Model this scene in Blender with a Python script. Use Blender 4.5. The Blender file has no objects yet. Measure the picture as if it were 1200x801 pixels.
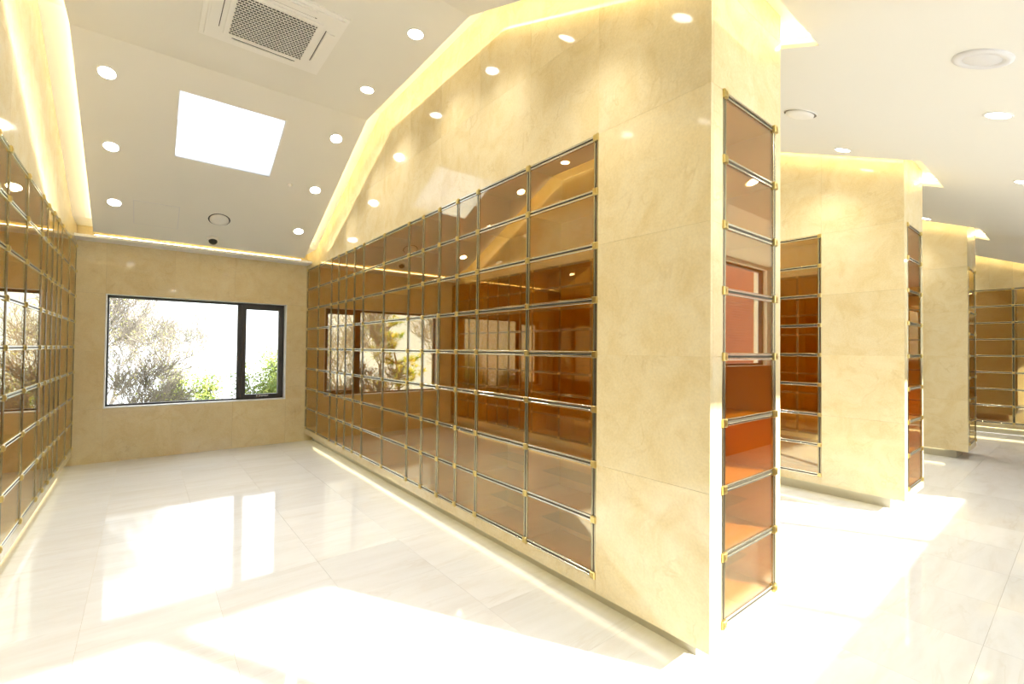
import bpy, math, random
from mathutils import Matrix, Vector
random.seed(7)
C = bpy.context.scene.collection
S = bpy.context.scene

# ------------------------------------------------------------------ camera
CAM_H = 1.43
YAW, PITCH, ROLL, FPX = 0.6724, 0.0164, 0.0105, 540.52
fw = Vector((math.sin(YAW)*math.cos(PITCH), math.cos(YAW)*math.cos(PITCH), math.sin(PITCH)))
rt0 = Vector((math.cos(YAW), -math.sin(YAW), 0)); up0 = rt0.cross(fw)
rt = math.cos(ROLL)*rt0 + math.sin(ROLL)*up0
up = -math.sin(ROLL)*rt0 + math.cos(ROLL)*up0
cam_d = bpy.data.cameras.new('camera'); cam = bpy.data.objects.new('camera', cam_d); C.objects.link(cam)
cam_d.sensor_fit = 'HORIZONTAL'; cam_d.sensor_width = 36; cam_d.lens = FPX/1200*36
cam_d.clip_start = 0.05; cam_d.clip_end = 500
cam.matrix_world = Matrix(((rt.x, up.x, -fw.x, 0), (rt.y, up.y, -fw.y, 0), (rt.z, up.z, -fw.z, CAM_H), (0, 0, 0, 1)))
S.camera = cam

# ------------------------------------------------------------------ sky, sun, exposure
SKY, SUN, DOWN, COVE, TOE = 2.0, 12.0, 28.0, 12.0, 1.8
w = bpy.data.worlds.new('sky'); S.world = w; w.use_nodes = True
bg = w.node_tree.nodes['Background']; bg.inputs[0].default_value = (0.90, 0.95, 1.0, 1); bg.inputs[1].default_value = SKY
AZ, EL = math.radians(30), math.radians(30)
sdir = Vector((-math.sin(AZ)*math.cos(EL), math.cos(AZ)*math.cos(EL), -math.sin(EL)))   # travel direction of the sunlight
sl = bpy.data.lights.new('sun', 'SUN'); sl.energy = SUN; sl.angle = math.radians(1.2); sl.color = (1.0, 0.98, 0.95)
so = bpy.data.objects.new('sun', sl); C.objects.link(so); so.location = (8, -14, 12)
so.rotation_euler = sdir.to_track_quat('-Z', 'Y').to_euler()
vs = S.view_settings
vs.view_transform = 'Standard'; vs.look = 'None'; vs.gamma = 1; vs.use_curve_mapping = False; vs.exposure = 0.62

# ------------------------------------------------------------------ materials
MATS = {}
def mat(name, col, rough=0.5, metal=0.0, spec=0.5, emit=None, estr=0.0, coat=0.0):
    m = bpy.data.materials.new(name); m.use_nodes = True; MATS[name] = m
    p = m.node_tree.nodes['Principled BSDF']
    p.inputs['Base Color'].default_value = (*col, 1); p.inputs['Roughness'].default_value = rough
    p.inputs['Metallic'].default_value = metal; p.inputs['Specular IOR Level'].default_value = spec
    p.inputs['Coat Weight'].default_value = coat
    if emit:
        p.inputs['Emission Color'].default_value = (*emit, 1); p.inputs['Emission Strength'].default_value = estr
    return m
def nodes(m): return m.node_tree.nodes, m.node_tree.links, m.node_tree.nodes['Principled BSDF']
def ramp(n, stops):
    r = n.new('ShaderNodeValToRGB'); e = r.color_ramp.elements
    e[0].position, e[0].color = stops[0][0], (*stops[0][1], 1); e[1].position, e[1].color = stops[-1][0], (*stops[-1][1], 1)
    for p, c in stops[1:-1]:
        x = e.new(p); x.color = (*c, 1)
    return r
def stone(name, light, mid, dark, vein, rough, scale=1.0, stretch=(1, 1, 1), vstr=0.5, tone=0.10, grain=0.05):
    m = mat(name, mid, rough); n, l, p = nodes(m)
    tc = n.new('ShaderNodeTexCoord'); oi = n.new('ShaderNodeObjectInfo')
    mul = n.new('ShaderNodeVectorMath'); mul.operation = 'SCALE'; mul.inputs[0].default_value = (37, 23, 51)
    l.new(oi.outputs['Random'], mul.inputs['Scale'])
    add = n.new('ShaderNodeVectorMath'); add.operation = 'ADD'
    l.new(tc.outputs['Object'], add.inputs[0]); l.new(mul.outputs[0], add.inputs[1])
    mp = n.new('ShaderNodeMapping'); mp.inputs['Scale'].default_value = stretch; l.new(add.outputs[0], mp.inputs[0])
    n1 = n.new('ShaderNodeTexNoise'); n1.inputs['Scale'].default_value = 1.7*scale; n1.inputs['Detail'].default_value = 9
    n1.inputs['Roughness'].default_value = 0.62; n1.inputs['Distortion'].default_value = 0.9; l.new(mp.outputs[0], n1.inputs[0])
    r1 = ramp(n, [(0.30, dark), (0.5, mid), (0.70, light)]); l.new(n1.outputs['Fac'], r1.inputs[0])
    n2 = n.new('ShaderNodeTexNoise'); n2.inputs['Scale'].default_value = 1.3*scale; n2.inputs['Detail'].default_value = 5
    n2.inputs['Distortion'].default_value = 1.6; l.new(mp.outputs[0], n2.inputs[0])
    r2 = ramp(n, [(0.470, (0, 0, 0)), (0.498, (1, 1, 1)), (0.525, (0, 0, 0))]); l.new(n2.outputs['Fac'], r2.inputs[0])
    n3 = n.new('ShaderNodeTexNoise'); n3.inputs['Scale'].default_value = 2.1*scale; l.new(mp.outputs[0], n3.inputs[0])
    r3 = ramp(n, [(0.45, (0, 0, 0)), (0.7, (vstr, vstr, vstr))]); l.new(n3.outputs['Fac'], r3.inputs[0])
    mu = n.new('ShaderNodeMath'); mu.operation = 'MULTIPLY'; l.new(r2.outputs[0], mu.inputs[0]); l.new(r3.outputs[0], mu.inputs[1])
    mx = n.new('ShaderNodeMixRGB'); l.new(mu.outputs[0], mx.inputs[0]); l.new(r1.outputs[0], mx.inputs[1]); mx.inputs[2].default_value = (*vein, 1)
    hs = n.new('ShaderNodeHueSaturation')
    mr = n.new('ShaderNodeMapRange'); mr.inputs[3].default_value = 1-tone; mr.inputs[4].default_value = 1.0+tone*0.4
    n4 = n.new('ShaderNodeTexNoise'); n4.inputs['Scale'].default_value = 34*scale; n4.inputs['Detail'].default_value = 4; l.new(tc.outputs['Object'], n4.inputs[0])
    m4 = n.new('ShaderNodeMapRange'); m4.inputs[1].default_value = 0.3; m4.inputs[2].default_value = 0.7; m4.inputs[3].default_value = 1-grain; m4.inputs[4].default_value = 1+grain*.8; l.new(n4.outputs['Fac'], m4.inputs[0])
    m5 = n.new('ShaderNodeMath'); m5.operation = 'MULTIPLY'; l.new(m4.outputs[0], m5.inputs[1])
    l.new(oi.outputs['Random'], mr.inputs[0]); l.new(mr.outputs[0], m5.inputs[0]); l.new(m5.outputs[0], hs.inputs['Value']); l.new(mx.outputs[0], hs.inputs['Color'])
    l.new(hs.outputs[0], p.inputs['Base Color'])
    return m
stone('marble', (0.83, 0.72, 0.46), (0.80, 0.67, 0.39), (0.75, 0.60, 0.31), (0.62, 0.46, 0.21), 0.07, 2.6, vstr=0.4, tone=0.05)
stone('floor_marble', (0.85, 0.87, 0.88), (0.82, 0.835, 0.835), (0.77, 0.77, 0.75), (0.66, 0.62, 0.55), 0.05, 0.9, (0.8, 4.0, 1), 0.35, 0.05, 0.006)
mat('wood_brown', (0.26, 0.13, 0.06), 0.4)
mat('joint', (0.62, 0.56, 0.42), 0.8)
mat('plinth', (0.62, 0.60, 0.50), 0.35)
mat('plaster', (0.80, 0.79, 0.74), 0.85, spec=0.2)
mat('white_paint', (0.85, 0.85, 0.83), 0.5)
mat('dark_alu', (0.045, 0.042, 0.04), 0.4)
mat('black', (0.012, 0.012, 0.012), 0.3)
mat('chrome', (0.64, 0.60, 0.46), 0.2, 1.0)
mat('brass', (0.66, 0.52, 0.20), 0.28, 1.0)
mat('dark_steel', (0.42, 0.37, 0.23), 0.25, 1.0)
mat('groove', (0.06, 0.048, 0.025), 0.5)
mat('amber', (0.78, 0.41, 0.04), 0.30, 0.0, coat=0.3)
mat('white_plastic', (0.86, 0.85, 0.82), 0.4)
mat('grey_plastic', (0.70, 0.70, 0.72), 0.5)
mat('downlight_glow', (1, 1, 1), 0.5, emit=(1.0, 0.96, 0.88), estr=12.0)
mat('cove_glow', (1, 1, 1), 0.5, emit=(1.0, 0.79, 0.42), estr=COVE)
mat('toe_glow', (1, 1, 1), 0.5, emit=(1.0, 0.86, 0.48), estr=TOE)
mat('bark', (0.14, 0.11, 0.09), 0.9); mat('twig', (0.25, 0.215, 0.18), 0.9)
mat('pine_bark', (0.20, 0.13, 0.08), 0.9)
def leafmat(name, a, b):
    m = mat(name, a, 0.7); n, l, p = nodes(m)
    tc = n.new('ShaderNodeTexCoord'); nz = n.new('ShaderNodeTexNoise'); nz.inputs['Scale'].default_value = 3.5
    l.new(tc.outputs['Object'], nz.inputs[0]); r = ramp(n, [(0.35, a), (0.65, b)]); l.new(nz.outputs['Fac'], r.inputs[0]); l.new(r.outputs[0], p.inputs['Base Color'])
leafmat('pine_needles', (0.26, 0.38, 0.06), (0.72, 0.56, 0.07))
leafmat('shrub_leaves', (0.10, 0.17, 0.03), (0.30, 0.34, 0.07))
leafmat('bud_leaves', (0.22, 0.26, 0.06), (0.50, 0.46, 0.14))
leafmat('grass', (0.25, 0.36, 0.08), (0.42, 0.38, 0.22))
m = mat('brick_red', (0.5, 0.16, 0.10), 0.8); n, l, p = nodes(m)
tc = n.new('ShaderNodeTexCoord'); bt = n.new('ShaderNodeTexBrick'); mp = n.new('ShaderNodeMapping'); mp.inputs['Rotation'].default_value = (math.radians(90), 0, 0)
bt.inputs['Color1'].default_value = (0.42, 0.12, 0.08, 1); bt.inputs['Color2'].default_value = (0.55, 0.18, 0.11, 1); bt.inputs['Mortar'].default_value = (0.5, 0.36, 0.3, 1)
bt.inputs['Scale'].default_value = 2.2; l.new(tc.outputs['Object'], mp.inputs[0]); l.new(mp.outputs[0], bt.inputs[0]); l.new(bt.outputs[0], p.inputs['Base Color'])
def glassmat(name, tint, ior, refl=(1, 1, 1)):
    m = bpy.data.materials.new(name); m.use_nodes = True; MATS[name] = m; n = m.node_tree.nodes; l = m.node_tree.links
    n.clear(); o = n.new('ShaderNodeOutputMaterial'); mx = n.new('ShaderNodeMixShader'); fr = n.new('ShaderNodeFresnel'); fr.inputs[0].default_value = ior
    # the same reflectance on both sides of the sheet
    ge = n.new('ShaderNodeNewGeometry'); lw = n.new('ShaderNodeMath'); lw.operation = 'MULTIPLY_ADD'
    lw.inputs[1].default_value = 1.0/ior-ior; lw.inputs[2].default_value = ior; l.new(ge.outputs['Backfacing'], lw.inputs[0])
    l.new(lw.outputs[0], fr.inputs[0])
    t = n.new('ShaderNodeBsdfTransparent'); t.inputs[0].default_value = (*tint, 1); g = n.new('ShaderNodeBsdfGlossy'); g.inputs['Roughness'].default_value = 0.0; g.inputs[0].default_value = (*refl, 1)
    l.new(fr.outputs[0], mx.inputs[0]); l.new(t.outputs[0], mx.inputs[1]); l.new(g.outputs[0], mx.inputs[2]); l.new(mx.outputs[0], o.inputs[0])
glassmat('bronze_glass', (0.945, 0.82, 0.44), 2.7, (0.95, 0.90, 0.72))
glassmat('clear_glass', (0.985, 0.99, 0.985), 1.3)
glassmat('shelf_glass', (0.90, 0.96, 0.90), 1.45)
m = bpy.data.materials.new('frosted_glass'); m.use_nodes = True; MATS['frosted_glass'] = m; n = m.node_tree.nodes; l = m.node_tree.links; n.clear()
o = n.new('ShaderNodeOutputMaterial'); mx = n.new('ShaderNodeMixShader'); mx.inputs[0].default_value = 0.12
tl = n.new('ShaderNodeBsdfTranslucent'); tl.inputs[0].default_value = (0.95, 0.97, 1, 1); tp = n.new('ShaderNodeBsdfTransparent')
l.new(tl.outputs[0], mx.inputs[1]); l.new(tp.outputs[0], mx.inputs[2]); l.new(mx.outputs[0], o.inputs[0])
mat('glass_edge', (0.35, 0.55, 0.45), 0.15)

# ------------------------------------------------------------------ mesh helpers
class MB:
    def __init__(s): s.v, s.f = [], []
    def box(s, x0, x1, y0, y1, z0, z1):
        b = len(s.v)
        s.v += [(x0,y0,z0),(x1,y0,z0),(x1,y1,z0),(x0,y1,z0),(x0,y0,z1),(x1,y0,z1),(x1,y1,z1),(x0,y1,z1)]
        s.f += [(b,b+3,b+2,b+1),(b+4,b+5,b+6,b+7),(b,b+1,b+5,b+4),(b+1,b+2,b+6,b+5),(b+2,b+3,b+7,b+6),(b+3,b,b+4,b+7)]; return s
    def bev(s, x0, x1, y0, y1, z0, z1, c):           # box whose front (low y) edges are chamfered
        b = len(s.v)
        s.v += [(x0,y1,z0),(x1,y1,z0),(x1,y1,z1),(x0,y1,z1),(x0,y0+c,z0),(x1,y0+c,z0),(x1,y0+c,z1),(x0,y0+c,z1),
                (x0+c,y0,z0+c),(x1-c,y0,z0+c),(x1-c,y0,z1-c),(x0+c,y0,z1-c)]
        s.f += [(b,b+3,b+2,b+1)]
        for r in (0, 4):
            for i in range(4): s.f.append((b+r+i, b+r+(i+1)%4, b+r+4+(i+1)%4, b+r+4+i))
        s.f.append((b+8,b+9,b+10,b+11)); return s
    def prism_yz(s, x0, x1, pts):                     # polygon in (y, z) extruded along x
        b = len(s.v); k = len(pts)
        s.v += [(x0, y, z) for y, z in pts]+[(x1, y, z) for y, z in pts]
        s.f.append(tuple(b+i for i in range(k))); s.f.append(tuple(b+k+i for i in reversed(range(k))))
        for i in range(k): j = (i+1) % k; s.f.append((b+i, b+k+i, b+k+j, b+j))
        return s
    def lathe(s, prof, seg=28, c=(0, 0, 0)):          # (r, z) profile
        b = len(s.v)
        for r, z in prof:
            for i in range(seg):
                a = 2*math.pi*i/seg; s.v.append((c[0]+r*math.cos(a), c[1]+r*math.sin(a), c[2]+z))
        for k in range(len(prof)-1):
            for i in range(seg):
                j = (i+1) % seg; s.f.append((b+k*seg+i, b+k*seg+j, b+(k+1)*seg+j, b+(k+1)*seg+i))
        return s
    def disc(s, r, z, seg=28, c=(0, 0)):
        b = len(s.v); s.v += [(c[0]+r*math.cos(2*math.pi*i/seg), c[1]+r*math.sin(2*math.pi*i/seg), z) for i in range(seg)]
        s.f.append(tuple(b+i for i in reversed(range(seg)))); return s
    def tube(s, p, q, r0, r1, seg=4):
        p, q = Vector(p), Vector(q); d = (q-p).normalized()
        a = d.orthogonal().normalized(); c = d.cross(a); b = len(s.v)
        for o, r in ((p, r0), (q, r1)):
            for i in range(seg):
                t = 2*math.pi*i/seg; s.v.append(tuple(o+a*(r*math.cos(t))+c*(r*math.sin(t))))
        for i in range(seg): j = (i+1) % seg; s.f.append((b+i, b+j, b+seg+j, b+seg+i))
        return s
    def mesh(s, name, material, smooth=False, fix=True):
        me = bpy.data.meshes.new(name); me.from_pydata(s.v, [], s.f); me.materials.append(MATS[material])
        if fix:
            import bmesh
            bm = bmesh.new(); bm.from_mesh(me); bmesh.ops.recalc_face_normals(bm, faces=bm.faces); bm.to_mesh(me); bm.free()
        if smooth: me.polygons.foreach_set('use_smooth', [True]*len(me.polygons))
        me.update(); return me
def link(name, data, parent=None, loc=None, rotz=None):
    o = bpy.data.objects.new(name, data); C.objects.link(o)
    if parent: o.parent = parent
    if loc: o.location = loc
    if rotz is not None: o.rotation_euler = (0, 0, rotz)
    return o
def tag(o, label=None, cat=None, group=None, kind=None):
    if label: o['label'] = label
    if cat: o['category'] = cat
    if group: o['group'] = group
    if kind: o['kind'] = kind
    return o
def struct(name, mb, material, label):
    return tag(link(name, mb.mesh(name, material)), label, None, None, 'structure')
def part(name, mb, material, parent, loc=None, smooth=False):
    return link(name, mb.mesh(name, material, smooth), parent, loc)

# ------------------------------------------------------------------ the plan (metres; camera above the origin)
XP, PW, PITCHX = 1.937, 0.727, 3.37          # left face of the first partition, thickness, spacing
YE, YW = 1.038, 7.53                         # partition ends, window wall
YR = -1.05                                   # the wall behind the camera
U, YF = 0.2885, 7.471                        # narrow niche width, far end of the niche banks
ZB, ZT, ROWH = 0.2075, 2.6075, 0.30          # niche bank bottom, top, row
YN = YF-20*U                                 # near end of the niche banks
X0, X4 = -1.433, 12.05                       # left closing wall, end wall face
ZC = 3.83
GAP = 0.142
def ceil_z(y):
    if y > 4.75: return ZC-0.47*(y-4.75)
    if y > 2.775: return ZC
    if y > 0.075: return ZC-0.40*(2.775-y)
    return ZC-0.40*2.70
BREAKS = [0.075, 2.775, 4.75, 7.05]
PLEN = 0.115
def roof_z(y): return ceil_z(min(y, 7.05))+PLEN
def top_pts(y0, y1, f): return [(y, f(y)) for y in [y0]+[b for b in BREAKS if y0 < b < y1]+[y1]]
def prism_to_roof(mb, x0, x1, y0, y1, z0):
    t = top_pts(y0, y1, roof_z); mb.prism_yz(x0, x1, [(y0, z0), (y1, z0)]+list(reversed(t))); return mb
WIDTHS = [2, 2, 1, 1, 1, 1, 2, 2, 1, 1, 1, 1, 2, 2]

# ------------------------------------------------------------------ floor: slabs of polished stone, one by one
fl = struct('floor', MB().box(X0, X4+0.1, YR, YW+0.02, -0.06, -0.0025), 'joint', 'glossy cream marble floor of large square tiles')
T = 0.58
ti = 0
xs = [0.352+T*k for k in range(-4, 22)]; ys = [0.34+T*k for k in range(-3, 14)]
for a in xs:
    for b in ys:
        x0, x1, y0, y1 = max(a, X0), min(a+T, X4+0.1), max(b, YR), min(b+T, YW+0.01)
        if x1-x0 < 0.02 or y1-y0 < 0.02: continue
        inside = False
        for k in range(-1, 3):
            pl = XP+k*PITCHX+0.12
            if x0 > pl and x1 < pl+0.48 and y0 > YE+0.13: inside = True
        if x1 < -0.77 and y0 > YE: inside = True
        if inside: continue
        g = 0.0005
        part('floor_tile', MB().box(x0+g, x1-g, y0+g, y1-g, -0.02, 0.0), 'floor_marble', fl); ti += 1

# ------------------------------------------------------------------ ceiling and roof
def slope_grid(mb, xc, yc, zf, t, skip=()):
    for i in range(len(xc)-1):
        for j in range(len(yc)-1):
            if (i, j) in skip: continue
            a, b = yc[j], yc[j+1]
            mb.prism_yz(xc[i], xc[i+1], [(a, zf(a)), (b, zf(b)), (b, zf(b)+t), (a, zf(a)+t)])
SKX, SKY0, SKY1 = (0.203, 1.068), 5.03, 5.775
YCE = 7.10
bays = []
for k in range(4):
    l_ = -0.485 if k == 0 else XP+(k-1)*PITCHX+PW+GAP
    r_ = 1.79 if k == 0 else XP+k*PITCHX-GAP
    bays.append((l_, r_))
cb = MB()
ycut = [0.9, 2.775, 4.75, SKY0, SKY1, YCE]
for k, (l_, r_) in enumerate(bays):
    s0, s1 = SKX[0]+k*PITCHX, SKX[1]+k*PITCHX
    slope_grid(cb, [l_, s0, s1, r_], ycut, ceil_z, 0.022, {(1, 3)})
slope_grid(cb, [X0, X4-GAP], [YR, 0.075, 0.9], ceil_z, 0.022)
ceiling = struct('ceiling', cb, 'plaster', 'white plastered ceiling that slopes up to a flat middle')
rb = MB()
rx = [X0-0.3]+[v for k in range(4) for v in (SKX[0]+k*PITCHX, SKX[1]+k*PITCHX)]+[X4+0.3]
ry = [YR-0.3, 0.075, 2.775, 4.75, SKY0, SKY1, 7.05, YW+0.3]
slope_grid(rb, rx, ry, roof_z, 0.08, {(i, 4) for i in (1, 3, 5, 7)})
part('roof_deck', rb, 'white_paint', ceiling)
for k in range(4):                                    # skylight shafts
    s0, s1 = SKX[0]+k*PITCHX, SKX[1]+k*PITCHX; sh = MB(); t = 0.012
    zt = lambda y: roof_z(y)+0.082
    for (a, b) in ((s0-t, s0), (s1, s1+t)):
        sh.prism_yz(a, b, [(SKY0-t, ceil_z(SKY0)+0.001), (SKY1+t, ceil_z(SKY1)+0.001), (SKY1+t, zt(SKY1)), (SKY0-t, zt(SKY0))])
    for (a, b) in ((SKY0-t, SKY0), (SKY1, SKY1+t)):
        sh.box(s0, s1, a, b, ceil_z(b)+0.012, zt(a))
    sk = tag(link('window_%d' % (k+1), sh.mesh('skylight', 'white_paint')),
             'bright skylight set in the sloping ceiling of the %s bay' % ['first', 'second', 'third', 'last'][k], None, None, 'structure')
    gp = MB().prism_yz(s0, s1, [(SKY0, ceil_z(SKY0)+.006), (SKY1, ceil_z(SKY1)+.006), (SKY1, ceil_z(SKY1)+.012), (SKY0, ceil_z(SKY0)+.012)])
    part('pane', gp, 'frosted_glass', sk)
# ledge along the window wall and LED strips in the coves
lg = MB().box(X0, X4, 7.25, YW+0.02, 2.685, 2.715)
struct('trim_1', lg, 'white_paint', 'white ledge running along the window wall under the ceiling')
def strip(x, s, h, y0, y1, w_=0.012):
    mb = MB(); t = top_pts(y0, y1, lambda y: ceil_z(y)+h)
    mb.prism_yz(x-w_/2, x+w_/2, t+[(y, z+w_) for y, z in reversed(t)])
    part('led_strip', mb, 'cove_glow', ceiling)
for k, (l_, r_) in enumerate(bays):
    strip(l_+0.025, 0, 0.075, 0.95, 7.05); strip(r_-0.04, 0, 0.055, 0.95, 7.05)
    part('led_strip', MB().box(l_, r_, 7.30, 7.312, 2.72, 2.732), 'cove_glow', ceiling)
def board(x0, x1, y0, y1):
    t = top_pts(y0, y1, roof_z); u = top_pts(y0, y1, lambda y: ceil_z(y)+.023)
    part('cove_board', MB().prism_yz(x0, x1, u+list(reversed(t))), 'white_paint', ceiling)
for k, (l_, r_) in enumerate(bays):
    board(l_+.13, l_+.142, 0.77, 7.1); board(r_-.142, r_-.13, 0.77, 7.1)
for k in range(3):
    board(XP+k*PITCHX-GAP-.13, XP+k*PITCHX+PW+GAP+.13, 0.758, 0.77)
for k in range(3):
    p0 = XP+k*PITCHX
    part('led_strip', MB().box(p0-0.1, p0+PW+0.1, 0.855, 0.867, ceil_z(0.86)+0.055, ceil_z(0.86)+0.067), 'cove_glow', ceiling)
strip(X4-GAP-0.04, 0, 0.055, 0.15, 0.9)

# ------------------------------------------------------------------ partitions clad in marble
zj = [0.115, 0.8075, 1.4075, 2.0075, ZT+0.015]
JT = 0.0005
def slab_x(parent, xa, xb, y0, y1, z0, z1):
    part('marble_slab', MB().box(xa, xb, y0+JT, y1-JT, z0+JT, z1-JT), 'marble', parent)
def slab_x_top(parent, xa, xb, y0, y1, z0):
    part('marble_slab', prism_to_roof(MB(), xa, xb, y0+JT, y1-JT, z0+JT), 'marble', parent)
OPN, OPF, OZ0, OZ1 = YN-0.015, YF+0.015, ZB-0.015, ZT+0.015
def face(parent, xa, xb, n0, n1, y0, y1):
    """marble on a wall face in the plane x, round the opening n0..n1"""
    for a, b in zip(zj[:-1], zj[1:]):
        if n0-y0 > 0.02: slab_x(parent, xa, xb, y0, n0, a, b)
        if y1-n1 > 0.02: slab_x(parent, xa, xb, n1, y1, a, b)
    cols = [y0]+[n0+(n1-n0)*i/10 for i in range(11)]+[y1]
    for i in range(len(cols)-1):
        a, b = cols[i], cols[i+1]
        if b-a < 0.012: continue
        tops = sorted(v for z in (3.2225, 3.8225) for v in [z])
        za = OZ1
        lim = min(roof_z(a), roof_z(b))
        for zz in tops:
            if zz < lim-0.08: slab_x(parent, xa, xb, a, b, za, zz); za = zz
        slab_x_top(parent, xa, xb, a, b, za)
    for i in range(5):
        a, b = n0+(n1-n0)*i/5, n0+(n1-n0)*(i+1)/5
        slab_x(parent, xa, xb, a, b, 0.115, OZ0)
EA, EB = 2.055-XP, 2.589-XP                   # end bank, measured from the left face
PN = [('wall_center', 'tall cream marble partition between the two front bays'),
      ('wall_right', 'second marble partition from the camera, right of the centre'),
      ('wall_far_right', 'third marble partition, the farthest free end on the right')]
parts_ = []
for k in range(3):
    a = XP+k*PITCHX; b = a+PW; core = MB()
    prism_to_roof(core, a+0.02, b-0.02, YE+0.02, YW, OZ1)
    core.box(a+0.02, b-0.02, YE+0.02, YW, 0.116, OZ0)
    core.box(a+0.34, b-0.34, 1.40, YW, OZ0, OZ1)
    for q0, q1 in ((a+0.02, a+0.34), (b-0.34, b-0.02)):
        core.box(q0, q1, 1.40, OPN, OZ0, OZ1); core.box(q0, q1, OPF, YW, OZ0, OZ1)
    core.box(a+0.02, a+EA-0.015, YE+0.02, 1.40, OZ0, OZ1); core.box(a+EB+0.015, b-0.02, YE+0.02, 1.40, OZ0, OZ1)
    p_ = struct(PN[k][0], core, 'marble', PN[k][1]); parts_.append(p_)
    face(p_, a, a+0.02, OPN, OPF, YE, YW); face(p_, b-0.02, b, OPN, OPF, YE, YW)
    def end(x0, x1, z0, z1): part('marble_slab', MB().box(x0+JT, x1-JT, YE, YE+0.0195, z0+JT, z1-JT), 'marble', p_)
    ex0, ex1 = a+0.02, b-0.02
    for z0, z1 in zip(zj[:-1], zj[1:]):
        end(ex0, a+EA-0.015, z0, z1); end(a+EB+0.015, ex1, z0, z1)
    end(a+EA-0.015, a+EB+0.015, 0.115, OZ0)
    end(ex0, ex1, OZ1, 3.10); end(ex0, ex1, 3.10, roof_z(YE))
    part('plinth', MB().box(a+0.12, b-0.10, YE+0.13, YW, 0.0, 0.116), 'plinth', p_)
    part('led_strip', MB().box(a+0.105, a+0.118, YE+0.25, YW-0.1, 0.098, 0.112), 'toe_glow', p_)
# left partition (its niches face the first bay)
PB = -0.656
core = MB(); prism_to_roof(core, X0, PB-0.02, YE, YW, OZ1)
core.box(X0, PB-0.02, YE, YW, 0.116, OZ0); core.box(X0, PB-0.34, YE, YW, OZ0, OZ1)
LN, LF = 7.553-20*U-0.015-0.03, YW-0.002
core.box(PB-0.34, PB-0.02, YE, LN, OZ0, OZ1)
wl = struct('wall_left', core, 'marble', 'marble partition at the left edge with a bank of niches')
face(wl, PB-0.02, PB, LN, LF, YE, YW)
part('plinth', MB().box(X0, PB-0.12, YE+0.13, YW, 0.0, 0.116), 'plinth', wl)
part('led_strip', MB().box(PB-0.118, PB-0.105, YE+0.25, YW-0.1, 0.098, 0.112), 'toe_glow', wl)
# end wall on the far right
E0, E1 = 0.86-3*0.577-0.015, 0.86+2*0.577+0.015
core = MB(); prism_to_roof(core, X4+0.02, X4+0.5, YR, YW, OZ1)
core.box(X4+0.02, X4+0.5, YR, YW, 0.116, OZ0); core.box(X4+0.34, X4+0.5, YR, YW, OZ0, OZ1)
core.box(X4+0.02, X4+0.34, YR, E0, OZ0, OZ1); core.box(X4+0.02, X4+0.34, E1, YW, OZ0, OZ1)
we = struct('wall_end', core, 'marble', 'marble end wall at the right edge with a low wide bank of niches')
face(we, X4, X4+0.02, E0, E1, YR, YW)
part('plinth', MB().box(X4+0.12, X4+0.5, YR, YW, 0.0, 0.116), 'plinth', we)
part('led_strip', MB().box(X4+0.105, X4+0.118, YR+0.1, YW-0.1, 0.098, 0.112), 'toe_glow', we)

# ------------------------------------------------------------------ window wall, one window to a bay
WZ0, WZ1 = 0.655, 2.065
wb_core = MB(); wb_list = []
for k in range(4):
    xl = PB if k == 0 else XP+(k-1)*PITCHX+PW
    xr = XP+k*PITCHX if k < 3 else X4
    w0, w1 = -0.385+k*PITCHX, 1.665+k*PITCHX
    wb_list.append((xl, xr, w0, w1))
    xa = X0-0.3 if k == 0 else xl-PW
    xb = xr if k < 3 else X4+0.5
    wb_core.box(xa, w0, YW+0.02, YW+0.25, -0.05, 3.1); wb_core.box(w1, xb, YW+0.02, YW+0.25, -0.05, 3.1)
    wb_core.box(w0, w1, YW+0.02, YW+0.25, -0.05, WZ0); wb_core.box(w0, w1, YW+0.02, YW+0.25, WZ1, 3.1)
wb = struct('wall_back', wb_core, 'marble', 'golden marble wall at the far end holding the wide window')
for (xl, xr, w0, w1) in wb_list:
    def sb(x0, x1, z0, z1): part('marble_slab', MB().box(x0+JT, x1-JT, YW, YW+0.0195, z0+JT, z1-JT), 'marble', wb)
    mids = [w0+(w1-w0)*i/3 for i in range(4)]
    for (x0, x1) in ((xl, w0), (w1, xr)):
        for z0, z1 in ((0, WZ0), (WZ0, 1.36), (1.36, WZ1), (WZ1, 2.90)): sb(x0, x1, z0, z1)
    for x0, x1 in zip(mids[:-1], mids[1:]): sb(x0, x1, 0, WZ0); sb(x0, x1, WZ1, 2.90)
YG = YW+0.13
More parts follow.
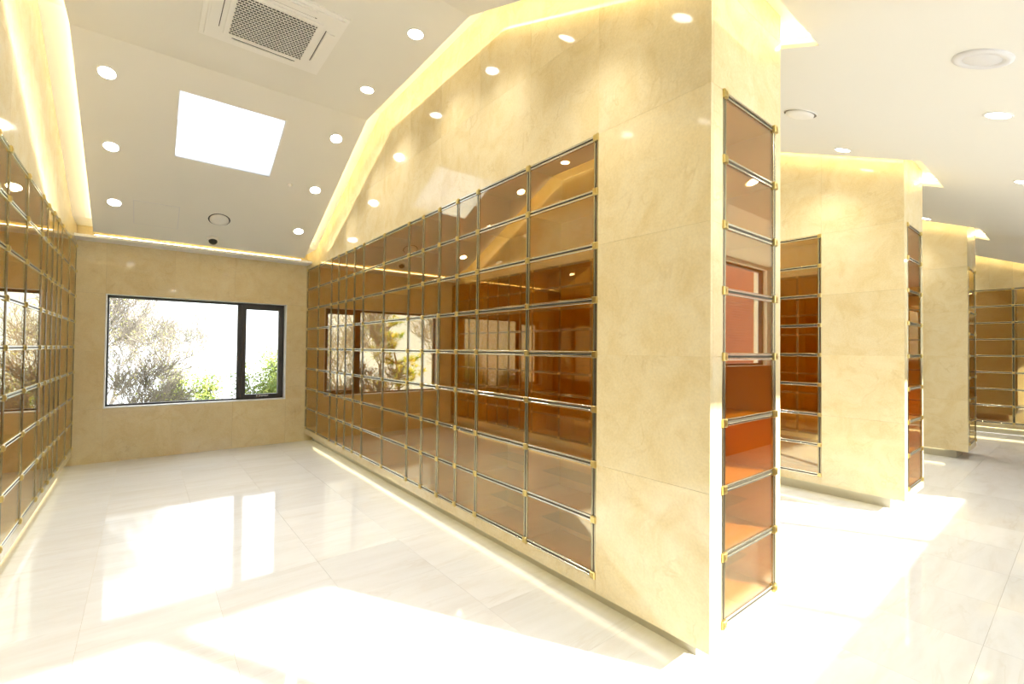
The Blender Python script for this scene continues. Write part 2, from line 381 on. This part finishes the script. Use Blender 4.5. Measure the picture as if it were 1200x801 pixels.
for k, (xl, xr, w0, w1) in enumerate(wb_list):
    fr = MB(); y0, y1 = YG, YG+0.07
    m0, m1 = w0+1.43, w0+1.555                # mullion
    for (x0, x1, z0, z1) in ((w0+.012, w1-.012, WZ1-.035, WZ1-.004), (w0+.012, w1-.012, WZ0+.012, WZ0+.032), (w0+.012, w0+.03, WZ0+.02, WZ1-.02),
                             (w1-.03, w1-.012, WZ0+.02, WZ1-.02), (m0, m0+.05, WZ0+.02, WZ1-.02)):
        fr.box(x0, x1, y0, y1, z0, z1)
    wo = tag(link('window_%d' % (5+k), fr.mesh('window_frame', 'dark_alu')),
             ['wide dark-framed window looking out on bare trees', 'dark-framed window at the far end of the second bay',
              'dark-framed window at the far end of the third bay', 'dark-framed window at the far end of the last bay'][k], None, None, 'structure')
    sf = MB(); a, b, c, d = m0+.05, w1-.03, WZ0+.032, WZ1-.035
    for (x0, x1, z0, z1) in ((a, b, d-.055, d), (a, b, c, c+.05), (a, a+.055, c+.05, d-.055), (b-.055, b, c+.05, d-.055)):
        sf.box(x0, x1, y0-.018, y1-.02, z0, z1)
    sa = part('sash', sf, 'dark_alu', wo)
    part('pane', MB().box(a+.05, b-.05, y0+.02, y0+.026, c+.045, d-.05), 'clear_glass', sa)
    part('pane', MB().box(w0+.03, m0, y0+.03, y0+.036, WZ0+.032, WZ1-.035), 'clear_glass', wo)
    rv = MB(); t = 0.012
    rv.box(w0, w0+t, YW+.001, YW+.25, WZ0, WZ1); rv.box(w1-t, w1, YW+.001, YW+.25, WZ0, WZ1); rv.box(w0+t, w1-t, YW-.004, YW+.25, WZ0, WZ0+t)
    rv.box(w0+t, w1-t, YW+.001, YW+.25, WZ1-.004, WZ1)
    part('reveal', rv, 'white_paint', wo)
    if k == 0:                                # small white maker's mark on the sash
        lx = a+.20; st = MB(); z = c+.016
        st.box(lx, lx+.014, y0-.0195, y0-.018, z+.002, z+.018); st.box(lx+.034, lx+.040, y0-.0195, y0-.018, z-.004, z+.020)
        for i in range(7): st.box(lx+.048+i*.016, lx+.059+i*.016, y0-.0195, y0-.018, z+(0 if i % 3 else .004), z+.016-(i % 2)*.003)
        part('maker_mark', st, 'white_plastic', sa)

# ------------------------------------------------------------------ closing walls behind and beside the camera, with the sunny windows
wf = MB(); R0, R1, RZ0, RZ1 = 0.72, 7.55, 1.232, 2.70
wf.box(X0-0.3, R0, YR-0.2, YR, -0.06, 3.1); wf.box(R1, X4+0.5, YR-0.2, YR, -0.06, 3.1)
wf.box(R0, R1, YR-0.2, YR, -0.06, RZ0); wf.box(R0, R1, YR-0.2, YR, RZ1, 3.1)
wfo = struct('wall_front', wf, 'plaster', 'plain plastered wall behind the camera with tall windows')
part('dado', MB().box(X0, X4, YR, YR+.012, 0.0, RZ0-.01), 'wood_brown', wfo)
wsd = MB(); wsd.box(X0-0.3, X0, YR-0.2, YE, -0.06, roof_z(YE)+0.05); wsd.prism_yz(X0-0.3, X0, [(YE, -0.06), (YW+.25, -0.06)]+list(reversed(top_pts(YE, YW+.25, roof_z))))
struct('wall_side', wsd, 'plaster', 'plain plastered wall closing the aisle on the left')
cuts = [R0, 2.34, 4.155, 5.815, R1]
for i in range(4):
    x0, x1 = cuts[i], cuts[i+1]; fr = MB()
    l_ = 0.07 if i in (0, 1) else 0.03
    for (a, b, c, d) in ((x0, x1, RZ0, RZ0+.03), (x0, x1, RZ1-.03, RZ1), (x0, x0+(0.13 if i == 1 else .03), RZ0, RZ1), (x1-.03 if i != 0 else x1-.005, x1, RZ0, RZ1)):
        fr.box(a, b, YR-.12, YR-.06, c, d)
    wo = tag(link('window_%d' % (9+i), fr.mesh('window_frame', 'dark_alu')), 'tall window behind the camera, number %s from the left' % ['one', 'two', 'three', 'four'][i], None, None, 'structure')
    part('pane', MB().box(x0+.02, x1-.004, YR-.093, YR-.087, RZ0+.02, RZ1-.02), 'clear_glass', wo)

# ------------------------------------------------------------------ banks of glass-fronted niches
ME = {}
def shared(key, maker):
    if key not in ME: ME[key] = maker()
    return ME[key]
def door_mesh(wd, ht):
    return MB().box(-wd/2+.013, wd/2-.013, 0.002, 0.007, .013, ht-.013).mesh('glass_door', 'bronze_glass')
def vrail_mesh(ht, inner=0.0):
    mb = MB()
    for sx in (-1, 1): mb.bev(sx*.0105-.0055, sx*.0105+.0055, -.002, .008, -.014, ht+.014, .002)
    return mb.mesh('upright', 'dark_steel')
def hrail_mesh(wd):
    mb = MB()
    for sz in (-1, 1): mb.bev(-.014, wd+.014, -.002, .010, sz*.0105-.0055, sz*.0105+.0055, .002)
    return mb.mesh('rail', 'chrome')
def clip_mesh():
    mb = MB().bev(-.017, .017, -.013, .004, -.019, .019, .004)
    mb.box(-.006, .006, -.0155, -.0125, -.006, .006)
    return mb.mesh('clip', 'brass')
def niche_bank(name, label, loc, rotz, widths, x_first=0.0, shelf_cols=(), depth=0.30):
    root = tag(link(name, None, None, loc, rotz), label, 'niche cabinet', 'glass-fronted niche banks')
    root.empty_display_size = 0.2
    xb = [x_first]
    for w_ in widths: xb.append(xb[-1]+w_)
    W, Hh = xb[-1]-xb[0], 8*ROWH
    part('back_panel', MB().box(xb[0]-.014, xb[-1]+.014, depth, depth+.012, -.014, Hh+.014), 'amber', root)
    gr = MB()
    for x in xb: gr.box(x-.006, x+.006, .001, .013, -.014, Hh+.014)
    for r in range(9): gr.box(xb[0]-.014, xb[-1]+.014, .001, .013, r*ROWH-.006, r*ROWH+.006)
    part('groove_lining', gr, 'groove', root)
    key = (round(W, 3), depth)
    dv = shared(('div', Hh, depth), lambda: MB().box(-.006, .006, .013, depth, -.014, Hh+.014).mesh('divider', 'amber'))
    sh = shared(('shelf',)+key, lambda: MB().box(-.014, W+.014, .013, depth-.001, -.005, .005).mesh('shelf', 'amber'))
    vr = shared(('vr', Hh), lambda: vrail_mesh(Hh)); hr = shared(('hr', round(W, 3)), lambda: hrail_mesh(W))
    cm = shared('clip', clip_mesh)
    for x in xb:
        link('divider', dv, root, (x, 0, 0)); link('upright', vr, root, (x, 0, 0))
    for r in range(9):
        link('shelf', sh, root, (xb[0], 0, r*ROWH)); link('rail', hr, root, (xb[0], 0, r*ROWH))
        for x in xb: link('clip', cm, root, (x, 0, r*ROWH))
    for i, w_ in enumerate(widths):
        dm = shared(('door', round(w_, 3)), lambda: door_mesh(w_, ROWH))
        for r in range(8): link('glass_door', dm, root, ((xb[i]+xb[i+1])/2, 0, r*ROWH))
        if i in shelf_cols:
            gm = shared(('gs', round(w_, 3), depth), lambda: MB().box(-w_/2+.02, w_/2-.02, .13, depth-.003, 0, .006).mesh('glass_shelf', 'shelf_glass'))
            for r in (0, 1): link('glass_shelf', gm, root, ((xb[i]+xb[i+1])/2, 0, r*ROWH+.125))
    return root
ws = [u*U for u in WIDTHS]
R90 = math.pi/2
niche_bank('niche_cabinet', 'long bank of bronze glass niches reflecting the window, on the central partition', (XP, YF, ZB), -R90, ws, shelf_cols=(12, 13))
niche_bank('niche_cabinet', 'bank of glass niches seen edge-on at the left edge of the picture', (PB, 7.520-20*U, ZB), R90, ws)
niche_bank('niche_cabinet', 'amber glass niche bank on the second partition, mostly hidden by the central one', (XP+PITCHX, YF, ZB), -R90, ws)
niche_bank('niche_cabinet', 'tall single column of glass niches on the near end of the central partition', (XP+EA, YE, ZB), 0, [EB-EA], shelf_cols=(0,))
niche_bank('niche_cabinet', 'tall single column of glass niches on the end of the second partition', (XP+PITCHX+EA, YE, ZB), 0, [EB-EA], shelf_cols=(0,))
niche_bank('niche_cabinet', 'narrow column of glass niches on the end of the third, farthest partition', (XP+2*PITCHX+EA, YE, ZB), 0, [EB-EA])
niche_bank('niche_cabinet', 'wide bank of dark golden niches on the end wall at the right edge', (X4, 0.86+2*0.577, ZB), -R90, [0.577]*5)
for k in range(3):
    niche_bank('niche_cabinet', 'niche bank on the far side of the %s, facing away from the camera' % ['central partition', 'second partition', 'third partition'][k], (XP+k*PITCHX+PW, YN, ZB), R90, ws)
for k in (2,):
    niche_bank('niche_cabinet', 'niche bank on the long side of the third partition', (XP+k*PITCHX, YF, ZB), -R90, ws)

# ------------------------------------------------------------------ ceiling fittings
def slope_rot(y):
    if y > 4.75: return math.atan(-0.47)
    if y > 2.775 or y < 0.075: return 0.0
    return math.atan(0.40)
def fit(name, x, y, label, cat, group=None):
    o = tag(link(name, None, None, (x, y, ceil_z(y))), label, cat, group); o.rotation_euler = (slope_rot(y), 0, 0); o.empty_display_size = 0.05
    return o
ring_me = MB().lathe([(.070, 0.0), (.070, -.004), (.063, -.006), (.057, -.004), (.055, 0.0)], 28).mesh('trim_ring', 'white_plastic', True)
lens_me = MB().disc(.055, -.0035, 28).mesh('lens', 'downlight_glow', fix=False)
lamp_d = bpy.data.lights.new('lamp', 'SPOT'); lamp_d.energy = DOWN; lamp_d.color = (1.0, 0.97, 0.92)
lamp_d.spot_size = math.radians(108); lamp_d.spot_blend = 1.0; lamp_d.shadow_soft_size = 0.04
def downlight(x, y, label, group):
    o = fit('downlight', x, y, label, 'downlight', group); link('trim_ring', ring_me, o); link('lens', lens_me, o)
    link('lamp', lamp_d, o, (0, 0, -.012))
YD = [6.57, 5.82, 5.06, 4.18, 3.20, 2.30, 1.40]
ORD = ['nearest the window wall', 'second from the window wall', 'third from the window wall', 'fourth from the window wall', 'fifth from the window wall', 'sixth from the window wall', 'nearest the aisle']
BAY = ['first', 'second', 'third', 'last']
for k in range(4):
    for side, x in (('left', -0.286), ('right', 1.575)):
        for i, y in enumerate(YD):
            downlight(x+k*PITCHX, y, 'round downlight in the %s row of the %s bay, %s' % (side, BAY[k], ORD[i]), 'recessed downlights in the bays')
AO = ['first', 'second', 'third', 'fourth', 'fifth', 'sixth', 'seventh']
for i in range(7):
    downlight(0.55+1.7*i, 0.335, 'round downlight over the aisle, %s from the left' % AO[i], 'recessed downlights over the aisle')
# air conditioner cassette
ac = fit('air_conditioner', 0.705, 3.79, 'square white ceiling air conditioner with a dark perforated grille', 'air conditioner')
pm = MB(); h = 0.43
pm.bev(0, 0, 0, 0, 0, 0, 0); pm = MB()
pm.box(-h, h, -h, h, -.012, 0); pm.box(-.40, .40, -.40, .40, -.024, -.012); pm.box(-.285, .285, -.285, .285, -.034, -.024)
part('panel', pm, 'white_plastic', ac)
for r in range(4):
    lv = part('louver', MB().box(-.21, .21, -.385, -.325, -.031, -.0245), 'white_plastic', ac); lv.rotation_euler = (0, 0, r*R90)
    sl_ = part('slot', MB().box(-.225, .225, -.321, -.316, -.0262, -.0241), 'black', ac); sl_.rotation_euler = (0, 0, r*R90)
part('grille_back', MB().box(-.252, .252, -.252, .252, -.0352, -.0342), 'black', ac)
gm = MB(); N = 19; st = .5/N
for i in range(N+1): gm.box(-.252, .252, -.25+i*st-.0026, -.25+i*st+.0026, -.040, -.0353)
for j in range(N):
    off = 0 if j % 2 else st/2
    for i in range(N+1):
        x = -.25+i*st+off
        if x < .252: gm.box(x-.0024, min(x+.0024, .2525), -.25+j*st, -.25+(j+1)*st, -.040, -.0353)
part('grille', gm, 'white_plastic', ac)
# round air valve, speaker, camera, detectors, hatch
def valve(x, y, label, r=.12):
    o = fit('air_valve', x, y, label, 'air vent')
    part('ring', MB().lathe([(r, 0), (r, -.006), (r*.985, -.008), (r*.965, -.006), (r*.96, 0)], 36), 'white_plastic', o, smooth=True)
    part('shadow_gap', MB().disc(r*.975, -.003, 36), 'black', o)
    part('plate', MB().lathe([(0.001, -.022), (r*.5, -.021), (r*.83, -.016), (r*.83, -.004)], 36), 'white_plastic', o, smooth=True)
valve(0.68, 6.58, 'round ceiling air vent with a dark ring, by the dome camera')
valve(3.93, 1.39, 'round ceiling air vent half hidden behind the central partition')
sp = fit('ceiling_speaker', 3.115, 0.315, 'round pale grey ceiling speaker near the top right corner', 'speaker')
part('rim', MB().lathe([(.115, 0), (.115, -.006), (.10, -.012), (.078, -.010), (.074, -.006)], 40), 'grey_plastic', sp, smooth=True)
part('grille', MB().lathe([(.076, -.006), (.05, -.013), (.001, -.014)], 40), 'grey_plastic', sp, smooth=True)
dc = fit('dome_camera', 0.654, 6.95, 'small black dome security camera under the ceiling above the window', 'camera')
part('base', MB().lathe([(.066, 0), (.066, -.016), (.058, -.030), (.048, -.034)], 28), 'white_plastic', dc, smooth=True)
part('dome', MB().lathe([(.048, -.032), (.046, -.050), (.035, -.066), (.016, -.075), (.001, -.076)], 28), 'black', dc, smooth=True)
sd = fit('smoke_detector', 1.296, 5.824, 'tiny white smoke detector beside the skylight', 'detector')
part('base', MB().lathe([(.03, 0), (.03, -.006), (.016, -.010), (.012, -.022), (.001, -.024)], 20), 'white_plastic', sd, smooth=True)
ha = fit('access_hatch', 0.08, 6.67, 'flush square white access hatch in the sloping ceiling', 'hatch')
part('door', MB().box(-.20, .20, -.20, .20, -.0035, 0.0), 'plaster', ha)
part('frame', MB().box(-.207, .207, -.207, .207, -.0015, 0.0), 'grey_plastic', ha)

# ------------------------------------------------------------------ outdoors
gb = MB(); gx = [-60, -20, -8, -2, 4, 10, 24, 60]; gy = [7.9, 10, 13, 17, 24, 40, 80]
def gz(x, y): return -0.6-0.16*max(0, y-10)+0.1*math.sin(x*.7)
for x in gx:
    for y in gy: gb.v.append((x, y, gz(x, y)))
for i in range(len(gx)-1):
    for j in range(len(gy)-1):
        a = i*len(gy)+j; gb.f.append((a, a+len(gy), a+len(gy)+1, a+1))
tag(link('ground', gb.mesh('ground', 'grass')), 'grassy ground outside the window', None, None, 'structure')
gb = MB().box(-60, 60, -80, YR-.3, -.4, -.3)
tag(link('yard', gb.mesh('yard', 'plaster')), 'pale paved yard behind the building', None, None, 'structure')

def grow(mb, tips, p, d, L, r, depth, rng, bend=0.35, up_=0.12, thin=0.72):
    seg = 3; q = Vector(p); dd = Vector(d).normalized()
    for s_ in range(seg):
        nd = (dd+Vector((rng.uniform(-1, 1), rng.uniform(-1, 1), rng.uniform(-1, 1)))*bend*0.5+Vector((0, 0, up_))).normalized()
        nq = q+nd*(L/seg); r1 = max(r*(1-(1-thin)*(s_+1)/seg), .0045)
        mb.tube(q, nq, max(r*(1-(1-thin)*s_/seg), .0045), r1, 5 if depth > 4 else 3); q, dd = nq, nd
        if depth <= 2: tips.append((tuple(q), tuple(dd)))
        if depth > 0 and (s_ > 0 or depth < 4):
            k = 1 if s_ < seg-1 else 2
            for _ in range(k):
                ax = dd.orthogonal().normalized(); ax.rotate(Matrix.Rotation(rng.uniform(0, 6.283), 3, dd).to_quaternion())
                bd = (dd+ax*rng.uniform(.45, .95)).normalized()
                grow(mb, tips, q, bd, L*rng.uniform(.62, .82), r1*rng.uniform(.55, .72), depth-1, rng, bend, up_, thin)
def leaves(pts, n_, size, rng, spread):
    mb = MB()
    for _ in range(n_):
        p, d = pts[rng.randrange(len(pts))]
        c = Vector(p)+Vector((rng.gauss(0, spread), rng.gauss(0, spread), rng.gauss(0, spread)))
        a = Vector((rng.uniform(-1, 1), rng.uniform(-1, 1), rng.uniform(-1, 1))).normalized(); b = a.orthogonal().normalized()
        s_ = size*rng.uniform(.6, 1.3); i = len(mb.v)
        mb.v += [tuple(c-a*s_), tuple(c-b*s_*.45), tuple(c+a*s_), tuple(c+b*s_*.45)]; mb.f.append((i, i+1, i+2, i+3))
    return mb
def bare_tree(loc, d, L, r, seed, label, depth=6, nleaf=900, group='trees outside the window'):
    rng = random.Random(seed); mb, tips = MB(), []
    grow(mb, tips, (0, 0, 0), d, L, r, depth, rng)
    root = tag(link('bare_tree', None, None, loc), label, 'tree', group)
    link('branches', mb.mesh('branches', 'twig', fix=False), root)
    lv = link('leaves', leaves(tips, nleaf, .022, rng, .06).mesh('leaves', 'bud_leaves', fix=False), root); lv['kind'] = 'stuff'
    return root
bare_tree((-1.0, 10.9, -.8), (.55, .0, 1), 1.12, .06, 3, 'bare twiggy tree leaning in from the left outside the window', 6, 900)
bare_tree((-0.9, 13.4, -1.2), (.40, .1, 1), 1.35, .065, 11, 'slender bare tree behind the leaning one outside the window', 6, 1100)
bare_tree((0.5, 18.6, -2.1), (.15, .1, 1), 1.75, .065, 17, 'thin bare tree farthest back, behind the middle of the window', 6, 1100)
bare_tree((-0.95, 9.6, -.55), (.8, .2, .75), 0.72, .035, 8, 'low bare bush with slanting branches at the lower left of the window', 6, 500)
bare_tree((-4.4, 13.5, -1.25), (.05, 0, 1), 1.5, .09, 21, 'bare tree beyond the window, mirrored in the niche glass', 6, 900)
bare_tree((5.2, 16.0, -1.65), (-.1, 0, 1), 1.1, .07, 33, 'bare tree far right beyond the window', 5, 600)
def pine(loc, seed, label, Hh=2.7):
    rng = random.Random(seed); mb = MB(); tips = []
    q = Vector((0, 0, 0)); d = Vector((.15, 0, 1)).normalized()
    for s_ in range(9):
        nd = (d+Vector((rng.uniform(-.3, .3), rng.uniform(-.3, .3), .2))).normalized(); nq = q+nd*(Hh/9)
        mb.tube(q, nq, .07*(1-s_/10), .07*(1-(s_+1)/10), 6); q, d = nq, nd
        if s_ > 1:
            for _ in range(4):
                a = rng.uniform(0, 6.283); bd = Vector((math.cos(a), math.sin(a), rng.uniform(-.05, .5))).normalized(); bp = q.copy()
                L = (1.25-.09*s_)*rng.uniform(.7, 1.1)
                for t in range(5):
                    bn = (bd+Vector((rng.uniform(-.4, .4), rng.uniform(-.4, .4), rng.uniform(-.1, .35)))).normalized(); be = bp+bn*(L/5)
                    mb.tube(bp, be, .02*(1-t/6), .02*(1-(t+1)/6), 4); bp = be
                    if t > 0: tips.append((tuple(bp), tuple(bn)))
    root = tag(link('pine_tree', None, None, loc), label, 'tree', 'trees outside the window')
    link('trunk', mb.mesh('trunk', 'pine_bark', fix=False), root)
    nb = MB()
    for p, d in tips:
        for _ in range(2):
            c = Vector(p)+Vector((rng.gauss(0, .06), rng.gauss(0, .06), rng.gauss(0, .05)))
            for _n in range(34):
                a = Vector((rng.gauss(0, 1), rng.gauss(0, 1), rng.gauss(.35, .8))).normalized(); b = a.orthogonal()  .normalized()*.007
                e = c+a*rng.uniform(.10, .19); i = len(nb.v); nb.v += [tuple(c-b), tuple(c+b), tuple(e)]; nb.f.append((i, i+1, i+2))
    nd_ = link('needles', nb.mesh('needles', 'pine_needles', fix=False), root); nd_['kind'] = 'stuff'
pine((-2.0, 11.6, -.98), 5, 'yellow-green pine tree outside, seen mirrored in the niche glass', 3.2)
def shrub(loc, seed, rx, rz, label):
    z_ = gz(loc[0], loc[1])-.05; rz += loc[2]-z_; loc = (loc[0], loc[1], z_)
    rng = random.Random(seed); mb, tips = MB(), []
    for _ in range(14):
        a = rng.uniform(0, 6.283); e = Vector((math.cos(a)*rx*rng.uniform(.3, .8), math.sin(a)*rx*rng.uniform(.3, .8), rz*rng.uniform(.5, 1)))
        mb.tube((0, 0, 0), e, .02, .006, 4)
        for t in (.65, .8, .9, 1.0): tips.append((tuple(e*t), tuple(e.normalized())))
    root = tag(link('shrub', None, None, loc), label, 'shrub', 'shrubs outside the window')
    link('stems', mb.mesh('stems', 'bark', fix=False), root)
    lv = link('leaves', leaves(tips, 6000, .038, rng, rx*.17).mesh('leaves', 'shrub_leaves', fix=False), root); lv['kind'] = 'stuff'
shrub((2.05, 11.2, -.5), 1, .75, 1.55, 'leafy green shrub outside behind the opening sash of the window')
shrub((0.95, 13.6, -.5), 2, .70, 1.2, 'low green shrub outside below the middle of the window')
shrub((2.9, 12.6, -.5), 3, .8, 1.75, 'taller green shrub at the right outside the window')
shrub((3.6, 11.0, -.5), 5, .8, 1.2, 'green shrub mirrored in the left niche bank')
# brick building in the yard, mirrored in the end niches
br = tag(link('brick_building', None, None, (19.5, -7.5, -.3)), 'red brick building in the yard mirrored in the end niches', 'building')
part('wall', MB().box(-4.2, 14, -1, 0, 0, 6.0), 'brick_red', br)
part('roof', MB().box(-4.4, 14.2, -1.2, .2, 6.0, 6.2), 'plaster', br)
print('floor tiles', ti, 'objects', len(bpy.data.objects))
